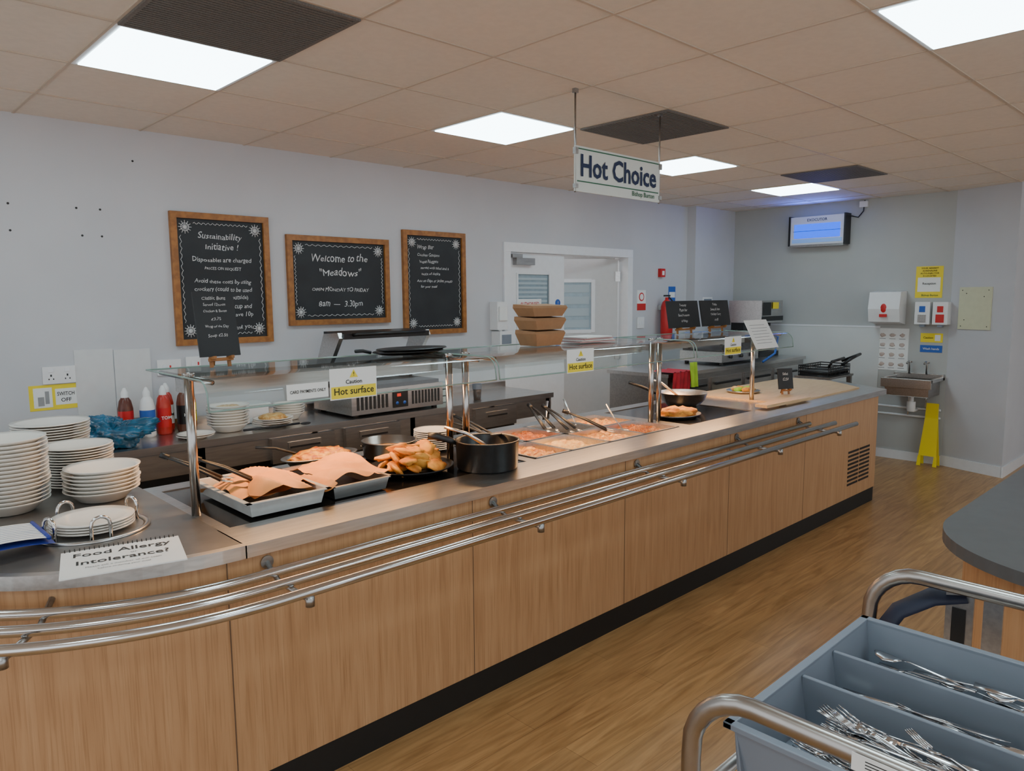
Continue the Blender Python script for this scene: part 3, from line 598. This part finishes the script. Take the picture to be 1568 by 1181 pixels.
# ---------------------------------------------------------------- left end crockery
plates('bowl_stack',.50,3.22,ZT+.001,17,.135,.0145,.045)
plates('bowl_stack',.80,3.17,ZT+.001,7,.135,.0145,.045)
plates('plate_stack',.79,3.47,ZT+.001,15,.135,.011,.022)
plates('plate_stack',.76,3.78,ZT+.001,20,.155,.0115,.022)
plates('plate_stack',.42,3.62,ZT+.001,14,.135,.0115,.022)
o=B('plate_dispenser');c=(.66,2.77,ZT)
o.lathe([(.178,.001),(.178,.006),(.165,.008),(.155,.003),(.155,.001)],c,steel,48).lathe([(0,.0015),(.16,.0015)],c,steelD,48)
for k in range(4): o.lathe([(0,0),(.07,0),(.10,.010),(.13,.013),(.13,.017),(.10,.013),(.07,.006),(0,.005)],(c[0],c[1],ZT+.003+k*.009),china,44)
for aa in(200,265,20,110):
    a=math.radians(aa);n=Vector((-math.sin(a),math.cos(a),0));q=Vector(c)+Vector((math.cos(a),math.sin(a),0))*.148
    P=[q-n*.028,q-n*.028+Vector((0,0,.05))]+[q+n*(.028*-math.cos(t))+Vector((0,0,.05+.028*math.sin(t))) for t in (.5,1,1.57,2.1,2.6)]+[q+n*.028+Vector((0,0,.05)),q+n*.028]
    o.tube(P,.006,chrome,8)
o.done()
o=B('food_allergy_sign');M=Matrix.Translation((.645,2.39,ZT+.004))@Matrix.Rotation(-.24,4,'Z')
o.bb(-.165,.165,-.135,.115,0,.004,paper,M=M)
for s,dy,sz,dx in(('Food Allergy',.06,.052,0),('or',.02,.022,.03),('Intolerance?',-.018,.052,0),('Please ask a member of our team',-.065,.015,0),('before ordering your meal',-.09,.013,0)):
    i0=len(o.v);o.text(s,(dx,dy,.005),sz,ink if sz>.03 else greyI,R=MT)
    for k in range(i0,len(o.v)): o.v[k]=M@Vector(o.v[k])
for k in range(24): o.tube([(-.155+k*.0133,.110,.004),(-.155+k*.0133,.118,.010),(-.155+k*.0133,.124,.0)],.0015,ink,4,M=M)
o.done()
o=B('open_notebook')
def nb(u,v): return (.10+.40*u,2.58+.24*v+.04*u,ZT+.016+.040*math.sin(u*2.4)*(1-.2*v))
def nb2(u,v): p=nb(u,v);return (p[0]+.014,p[1]-.014,ZT+.004+.036*math.sin(u*2.5))
bc0=mat('blue_notebook_cover',(.02,.04,.30),.4,var=.1)
o.grid(nb,14,4,paper).grid(nb2,14,4,bc0)
for k in range(9): o.tube([tuple(Vector(nb(u/8,.1+k*.1))+Vector((0,0,.001))) for u in range(9)],.0007,mat('rule_line',(.4,.45,.6)),4)
o.tube([tuple(Vector(nb(1,v/6))) for v in range(7)],.007,bc0,8)
o.done()
# ---------------------------------------------------------------- back bench
o=B('steel_prep_bench')
xa,xb,ya,yb=.96,4.40,4.10,4.685
o.bb(xa,xb,ya,yb,ZT-.04,ZT,steel).bb(xa,xb,4.675,4.685,ZT,ZT+.05,steel)
o.bb(xa,xb,ya+.03,ya+.035,.74,ZT-.04,steelD)
for x in(1.0,1.55,2.25,3.0,3.75,4.36): 
    for y in(ya+.05,yb-.05): o.bb(x-.02,x+.02,y-.02,y+.02,.001,ZT-.04,steelD)
for x in(1.95,2.45,3.55,):
    o.bb(x,x+.42,ya-.005,ya+.03,.72,ZT-.05,steel).bb(x+.10,x+.32,ya-.015,ya-.005,.80,.84,steelD).bb(x+.11,x+.31,ya-.018,ya-.014,.803,.815,black)
    o.bb(x+.02,x+.40,ya+.0,ya+.25,.60,.72,black)
o.bb(xa,xb,ya+.1,yb,.28,.30,steelD)
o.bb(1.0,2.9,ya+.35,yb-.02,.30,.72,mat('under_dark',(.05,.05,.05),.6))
o.done()
ket=mat('ketchup',(.45,.02,.01),.3);brn=mat('brown_sauce',(.12,.04,.02),.3)
bc=[(mat('bbq_sauce',(.10,.02,.01),.3),redS,'BBQ'),(white,blueS,'MAYO'),(ket,redS,'TOM'),(brn,blackM,'HP'),(ket,paper,'TOM'),(mat('orange_sauce',(.55,.18,.02),.3),yellow,'HOT')]
for k,(x,y) in enumerate(((1.28,4.50),(1.38,4.45),(1.475,4.47),(1.60,4.50),(1.53,4.585),(1.66,4.58))):
    o=B('sauce_bottle');m,l,t=bc[k];S=Matrix.Translation((x,y,ZT+.0))@Matrix.Scale(1.12,4)
    o.lathe([(0,0),(.032,0),(.036,.01),(.036,.15),(.028,.19),(.016,.21)],(0,0,0),m,24,M=S).lathe([(.018,.205),(.018,.23),(.006,.255),(0,.256)],(0,0,0),redS if k==5 else white,20,M=S).lathe([(.0365,.04),(.0365,.14)],(0,0,0),l,24,M=S).text(t,(x,y-.0425,ZT+.10),.026,white if k<4 else ink).done()
o=B('plastic_bag');
def bag(u,v):
    a=u*2*math.pi;t=v*math.pi;r=Vector((math.sin(t)*math.cos(a)*.25,math.sin(t)*math.sin(a)*.14,math.cos(t)*.085))
    n1=noise.noise(r*9);n2=abs(noise.noise(r*22+Vector((3,1,2))));n3=abs(noise.noise(r*48))
    k=1+.55*n1-.45*n2-.25*n3
    tail=.09*max(0,math.cos(a-2.6))**6*math.sin(t)
    return (1.13+r.x*(k+tail*4),4.27+r.y*k,max(ZT+.002,ZT+.085+r.z*k*1.05+tail*.5))
o.grid(bag,90,50,bluebag).done()
plates('bowl_stack',1.78,4.30,ZT+.001,8,.12,.016,.045,top=rice)
plates('bowl_stack',2.24,4.44,ZT+.001,5,.10,.015,.045)
plates('dinner_plate',2.04,4.26,ZT+.001,4,.12,.012,.018,top=rice)
plates('side_plate',1.55,4.20,ZT+.001,2,.10,.01,.018)
o=B('food_storage_tub');o.bb(1.93,2.11,4.45,4.63,ZT+.002,ZT+.11,white).bb(1.92,2.12,4.44,4.64,ZT+.11,ZT+.122,mat('clear_lid',(.6,.65,.62),.2,var=.05)).done(.006)
o=B('ladle');o.tube([(1.80,4.14,ZT+.02),(2.15,4.13,ZT+.02)],.007,black,8).blob((2.19,4.13,ZT+.015),(.035,.025,.008),black,amp=0).done()
# contact grill
o=B('contact_grill')
gx0,gx1=2.52,3.27
o.bb(gx0,gx1,4.13,4.62,ZT+.02,1.10,steel)
for x in(gx0+.05,gx1-.05):
    for y in(4.17,4.58): o.cyl((x,y,ZT),(x,y,ZT+.025),.02,black,seg=12)
for k in range(8): o.bb(gx0+.04+k*.032,gx0+.055+k*.032,4.125,4.131,.97,1.06,ink)
for k in range(9): o.bb(3.0+k*.028,3.012+k*.028,4.125,4.131,.97,1.06,ink)
o.bb(2.84,2.96,4.122,4.131,.96,1.08,black).bb(2.87,2.90,4.119,4.123,1.035,1.055,mat('red_led',(.5,.02,.01),.4,emit=(1,.05,.02),estr=.6))
for x in(2.87,2.93): o.cyl((x,4.12,.99),(x,4.131,.99),.012,blueS,seg=12)
o.bb(gx0+.02,gx1-.02,4.15,4.60,1.10,1.125,blackM)
for x in(gx0-.02,gx1-.06):
    o.add([(x,4.60,1.12),(x,4.46,1.12),(x,4.22,1.44),(x,4.24,1.475),(x,4.42,1.465),(x+.03,4.60,1.12),(x+.03,4.46,1.12),(x+.03,4.22,1.44),(x+.03,4.24,1.475),(x+.03,4.42,1.465)],[(0,1,2,3,4),(9,8,7,6,5),(0,5,6,1),(1,6,7,2),(2,7,8,3),(3,8,9,4),(4,9,5,0)],steel)
o.box(((gx0+gx1)/2-.02,4.34,1.455),(gx1-gx0-.06,.26,.035),blackM,rot=Matrix.Rotation(.04,3,'X')).tube([(gx0+.08,4.22,1.46),(gx0+.08,4.17,1.465),(gx1-.12,4.17,1.465),(gx1-.12,4.22,1.46)],.012,black,8)
o.done()
o=B('drinking_glass');o.lathe([(0,0),(.028,0),(.036,.11),(.034,.11),(.026,.006),(0,.006)],(3.70,4.25,ZT),mat('cola_glass',(.10,.08,.07),.08,var=.1)).lathe([(.0365,.08),(.037,.118)],(3.70,4.25,ZT),greyP).done()
o=B('stacked_containers')
for k in range(3): o.bb(3.32,3.50,4.3,4.55,ZT+.002+k*.05,ZT+.045+k*.05,mat('teal_box',(.4,.5,.5),.4,var=.05))
o.done(.004)
# kitchen units at right
o=B('steel_kitchen_unit');o.bb(5.32,7.9,3.62,4.25,.10,1.0,steelD).bb(5.30,7.92,3.6,4.27,1.0,1.03,steel)
for k in range(4): o.bb(5.4+k*.60,5.94+k*.60,3.60,3.62,.15,.95,steel).bb(5.45+k*.60,5.89+k*.60,3.58,3.60,.88,.90,black)
for x in(5.45,7.8):
    for y in(3.7,4.15): o.cyl((x,y,0),(x,y,.1),.025,steelD,seg=12)
o.done()
o=B('griddle');o.bb(6.3,7.0,3.68,4.15,1.06,1.16,steel).bb(6.32,6.98,3.70,4.13,1.16,1.18,blackM)
for x in(6.35,6.95): o.cyl((x,3.72,1.03),(x,3.72,1.06),.02,black,seg=10);o.cyl((x,4.1,1.03),(x,4.1,1.06),.02,black,seg=10)
for x in(6.45,6.65,6.85): o.cyl((x,3.66,1.11),(x,3.68,1.11),.018,black,seg=12)
o.tube([(6.35,4.08,1.18),(6.35,3.95,1.33),(6.95,3.95,1.33),(6.95,4.08,1.18)],.015,black,8).box((6.65,3.98,1.29),(.56,.22,.05),blackM,rot=Matrix.Rotation(-.3,3,'X')).done()
o=B('coffee_machine');o.bb(7.45,7.88,3.90,4.25,1.03,1.08,black).bb(7.45,7.88,4.10,4.25,1.08,1.40,blackM).bb(7.43,7.90,3.88,4.27,1.40,1.64,steel).bb(7.43,7.90,3.87,3.88,1.42,1.47,black).bb(7.46,7.62,3.87,3.88,1.48,1.62,black).cyl((7.6,3.96,1.36),(7.6,3.96,1.40),.02,black).cyl((7.75,3.96,1.36),(7.75,3.96,1.40),.02,black).bb(7.66,7.78,3.865,3.871,1.55,1.62,yellow).done()
o=B('red_apron')
def ap(u,v): x=5.32+.28*u;z=1.045-.45*v;return (x,3.565+.02*math.sin(u*14)*v+.006*math.sin(u*31+v*6),z)
o.grid(ap,30,16,redC)
def gr(u,v): return (5.55+.10*u+.03*v,3.55+.012*math.sin(u*12),1.12-.22*v)
o.grid(gr,14,12,greenC);
o.grid(lambda u,v:(5.32+.28*u,3.565+.25*v,1.045+.006*math.sin(u*20)),20,6,redC).done()
o=B('blue_hose');o.tube([(6.62,3.64,1.30),(6.9,3.55,1.36),(7.05,3.5,1.28),(7.0,3.5,1.12),(6.85,3.55,1.04)],.012,blueS,8).done()
o=B('fryer_basket')
bx0,bx1,by0,by1=7.15,7.65,3.02,3.32
o.bb(bx0-.03,bx1+.03,by0-.03,by1+.03,.88,.90,steelD)
for x in(bx0,bx1):
    for y in(by0,by1): o.bb(x-.02,x+.02,y-.02,y+.02,0.001,.88,steelD)
for z in(.905,.94,.975,1.0): o.tube([(bx0,by0,z),(bx1,by0,z),(bx1,by1,z),(bx0,by1,z)],.006,blackM,6,closed=True)
for k in range(14):
    x=bx0+(bx1-bx0)*k/13
    for y in(by0,by1): o.cyl((x,y,.90),(x,y,1.0),.004,blackM,seg=6)
o.bb(bx0,bx1,by0+.01,by1-.01,.902,.95,blackM)
o.tube([(bx0,by0,1.0),(bx0-.05,by0-.05,1.06),(bx0+.2,by0-.06,1.08)],.014,black,8).tube([(bx0+.3,by0,1.0),(bx0+.35,by0-.08,1.07),(bx1+.05,by0-.08,1.10),(bx1+.05,by0+.1,1.02)],.014,black,8).done()
# ---------------------------------------------------------------- island at right
o=B('island_counter')
isl=[(4.6,.76),(2.85,.76)]+arc(2.85,.30,.46,90,180,16)[1:]+[(2.39,-.5),(4.6,-.5)]
isb=[(4.55,.70),(2.87,.70)]+arc(2.87,.30,.40,90,180,16)[1:]+[(2.47,-.5),(4.55,-.5)]
isk=[(4.5,.66),(2.87,.66)]+arc(2.87,.30,.36,90,180,16)[1:]+[(2.51,-.5),(4.5,-.5)]
o.prism(isl[::-1],ZT-.04,ZT,mat('grey_laminate_top',(.10,.105,.11),.28,var=.1)).prism(isb[::-1],.1,ZT-.04,panelM).prism(isk[::-1],.001,.1,kickM)
o.done()
# ---------------------------------------------------------------- cutlery trolley
o=B('cutlery_trolley')
RT=.019
tubeS=mat('satin_tube',(.40,.375,.35),.28,1,var=.08)
def ubar(x,zt,yl,yr,lean=0):
    P=[(x-lean,yl,.08),(x-lean*.3,yl,zt-.14)]
    for k in range(1,8):
        a=math.pi/2*k/7;P.append((x,yl-.12*(1-math.cos(a)),zt-.12+.12*math.sin(a)))
    P+=[(x,yl-.25,zt),(x,yr+.12,zt)]
    for k in range(1,8):
        a=math.pi/2*k/7;P.append((x,yr+.12-.12*math.sin(a),zt-.12*(1-math.cos(a))))
    P+=[(x-lean,yr,.08)]
    o.tube(P,RT,tubeS,14,sy=.75)
xN,xFar=1.11,1.95
ubar(xN,1.0,.69,-.10);ubar(xFar,1.0,.69,-.10)
for y in(.67,-.08):
    for z in(.80,.35): o.tube([(xN,y,z),(xFar,y,z)],.012,steelD,10)
o.bb(xN,xFar,-.08,.66,.34,.352,steel)
o.bb(xFar+.02,xFar+.028,.46,.52,.60,1.0,steelD).bb(xFar+.017,xFar+.021,.475,.505,.80,.94,black).bb(xFar+.02,xFar+.028,.40,.44,.60,1.0,steelD)
o.tube([(xFar-.04,.66,.82),(xFar+.0,.62,.90),(xFar+.03,.55,.95),(xFar+.04,.48,.975)],.035,mat('navy_strap',(.006,.01,.03),.6),8,sy=.35)
for x in(xN,xFar):
    for y in(.69,-.10):
        o.cyl((x-.012,y,.045),(x+.012,y,.045),.04,black,seg=20).bb(x-.02,x+.02,y-.015,y+.015,.06,.10,steel)
o.bb(xN-.0205,xN-.0195,.31,.40,.985,1.013,paper)
for k in range(4): o.bb(xN-.021,xN-.0204,.315,.38,.99+k*.005,.9915+k*.005,ink)
o.done()
o=B('cutlery_tray')
x0,x1,y0,y1=1.14,1.78,.10,.645;zt=.935;zb=.82
div=[x0,1.42,1.57,x1]
rim=.018
o.bb(x0,x1,y1-rim,y1,zt-.012,zt,greyP).bb(x0,x1,y0,y0+rim,zt-.012,zt,greyP).bb(x0,x0+rim,y0,y1,zt-.012,zt,greyP).bb(x1-rim,x1,y0,y1,zt-.012,zt,greyP)
o.bb(x0+.02,x1-.02,y0+.03,y1-.03,zb,zb+.004,greyP)
for s,(ya,yb2) in enumerate(((y1-.012,y1-.03),(y0+.012,y0+.03))):
    o.prism([(ya,zt-.001),(yb2,zb),(yb2+(-.004 if s==0 else .004),zb),(ya+(-.005 if s==0 else .005),zt-.001)],x0+.015,x1-.015,greyP,M=Matrix(((0,0,1,0),(1,0,0,0),(0,1,0,0),(0,0,0,1))))
for s,(xa,xb) in enumerate(((x0+.012,x0+.03),(x1-.012,x1-.03))):
    e=.005 if s==0 else -.005
    o.prism([(xa,zt-.001),(xb,zb),(xb+e,zb),(xa+e,zt-.001)],y0+.015,y1-.015,greyP,M=Matrix(((1,0,0,0),(0,0,1,0),(0,1,0,0),(0,0,0,1))))
for xd in div[1:-1]: o.bb(xd-.005,xd+.005,y0+.02,y1-.02,zb,zt-.010,greyP)
o.done(.003)
cut=mat('cutlery_steel',(.58,.58,.59),.18,1,var=.05)
def fork(o,M,kind):
    L=.20
    o.tube([(-L*.5,0,0),(-L*.2,0,.002),(L*.12,0,.005),(L*.2,0,.002)],[.010,.007,.004,.005],cut,8,M=M,sy=.25)
    if kind=='fork':
        o.tube([(L*.2,0,.002),(L*.26,0,-.002),(L*.33,0,-.001)],[.006,.011,.013],cut,8,M=M,sy=.18)
        for k in range(4):
            yy=-.0105+k*.007;o.tube([(L*.31,yy,-.001),(L*.42,yy,.003),(L*.52,yy,.009)],[.0024,.002,.001],cut,5,M=M)
    elif kind=='spoon': o.tube([(L*.2,0,.002),(L*.27,0,-.003),(L*.37,0,-.006),(L*.46,0,-.003),(L*.5,0,.001)],[.005,.015,.021,.015,.003],cut,12,M=M,sy=.22)
    else: o.tube([(L*.18,0,.002),(L*.3,0,.002),(L*.55,0,.002),(L*.66,.004,.002)],[.006,.011,.011,.002],cut,8,M=M,sy=.12)
for name,kind,xa,xb,n,top in(('fork_pile','fork',1.20,1.38,56,.085),('knife_pile','knife',1.45,1.53,24,.07),('spoon_pile','spoon',1.61,1.72,26,.05)):
    o=B(name)
    for k in range(n):
        x=random.uniform(xa,xb);y=random.uniform(y0+.14,y1-.14);z=zb+.012+top*k/n
        flip=0 if (kind=='fork' or random.random()<.5) else math.pi
        M=Matrix.Translation((x,y,z))@Matrix.Rotation(math.pi/2+random.uniform(-.3,.3)*(1 if kind=='fork' else .35)+flip,4,'Z')@Matrix.Rotation(random.uniform(-.16,.10),4,'Y')@Matrix.Rotation(random.uniform(-.5,.5),4,'X')
        fork(o,M,kind)
    o.done()
# ---------------------------------------------------------------- lights
def area(name,loc,sz,en,col,rot=(0,0,0)):
    l=bpy.data.lights.new(name,'AREA');l.shape='RECTANGLE';l.size,l.size_y=sz;l.energy=en;l.color=col
    ob=bpy.data.objects.new(name,l);ob.location=loc;ob.rotation_euler=rot;bpy.context.scene.collection.objects.link(ob)
for (xa,xb) in((1.0,2.14),(2.29,3.74),(3.87,5.0)):
    area('heat_lamp',((xa+xb)/2,2.81,1.365),(xb-xa-.1,.05),9*(xb-xa),(1,.55,.24))
area('corridor_lamp',(5.6,5.7,2.6),(1,.6),55,(.95,.97,1))
area('fly_killer_lamp',(7.90,3.56,2.50),(.06,.5),3,(.06,.15,1),(math.pi,math.radians(-45),0))
W=bpy.data.worlds.new('W');bpy.context.scene.world=W;W.use_nodes=True
bg=W.node_tree.nodes['Background'];bg.inputs[0].default_value=(.90,.95,1,1);bg.inputs[1].default_value=1.5
# ---------------------------------------------------------------- camera
f,pit,yaw,roll=1130.43,.1195,.8068,-.0075
cf,sf=math.cos(yaw),math.sin(yaw)
F=Vector((cf,sf,0));R=Vector((sf,-cf,0));U=Vector((0,0,1))
fw=F*math.cos(pit)-U*math.sin(pit);up=F*math.sin(pit)+U*math.cos(pit)
r2=R*math.cos(roll)+up*math.sin(roll);u2=up*math.cos(roll)-R*math.sin(roll)
cd=bpy.data.cameras.new('camera');cd.sensor_width=36;cd.lens=f/1568*36;cd.clip_start=.05
co=bpy.data.objects.new('camera',cd);bpy.context.scene.collection.objects.link(co)
co.matrix_world=Matrix(((r2.x,u2.x,-fw.x,0),(r2.y,u2.y,-fw.y,0),(r2.z,u2.z,-fw.z,1.7),(0,0,0,1)))
bpy.context.scene.camera=co
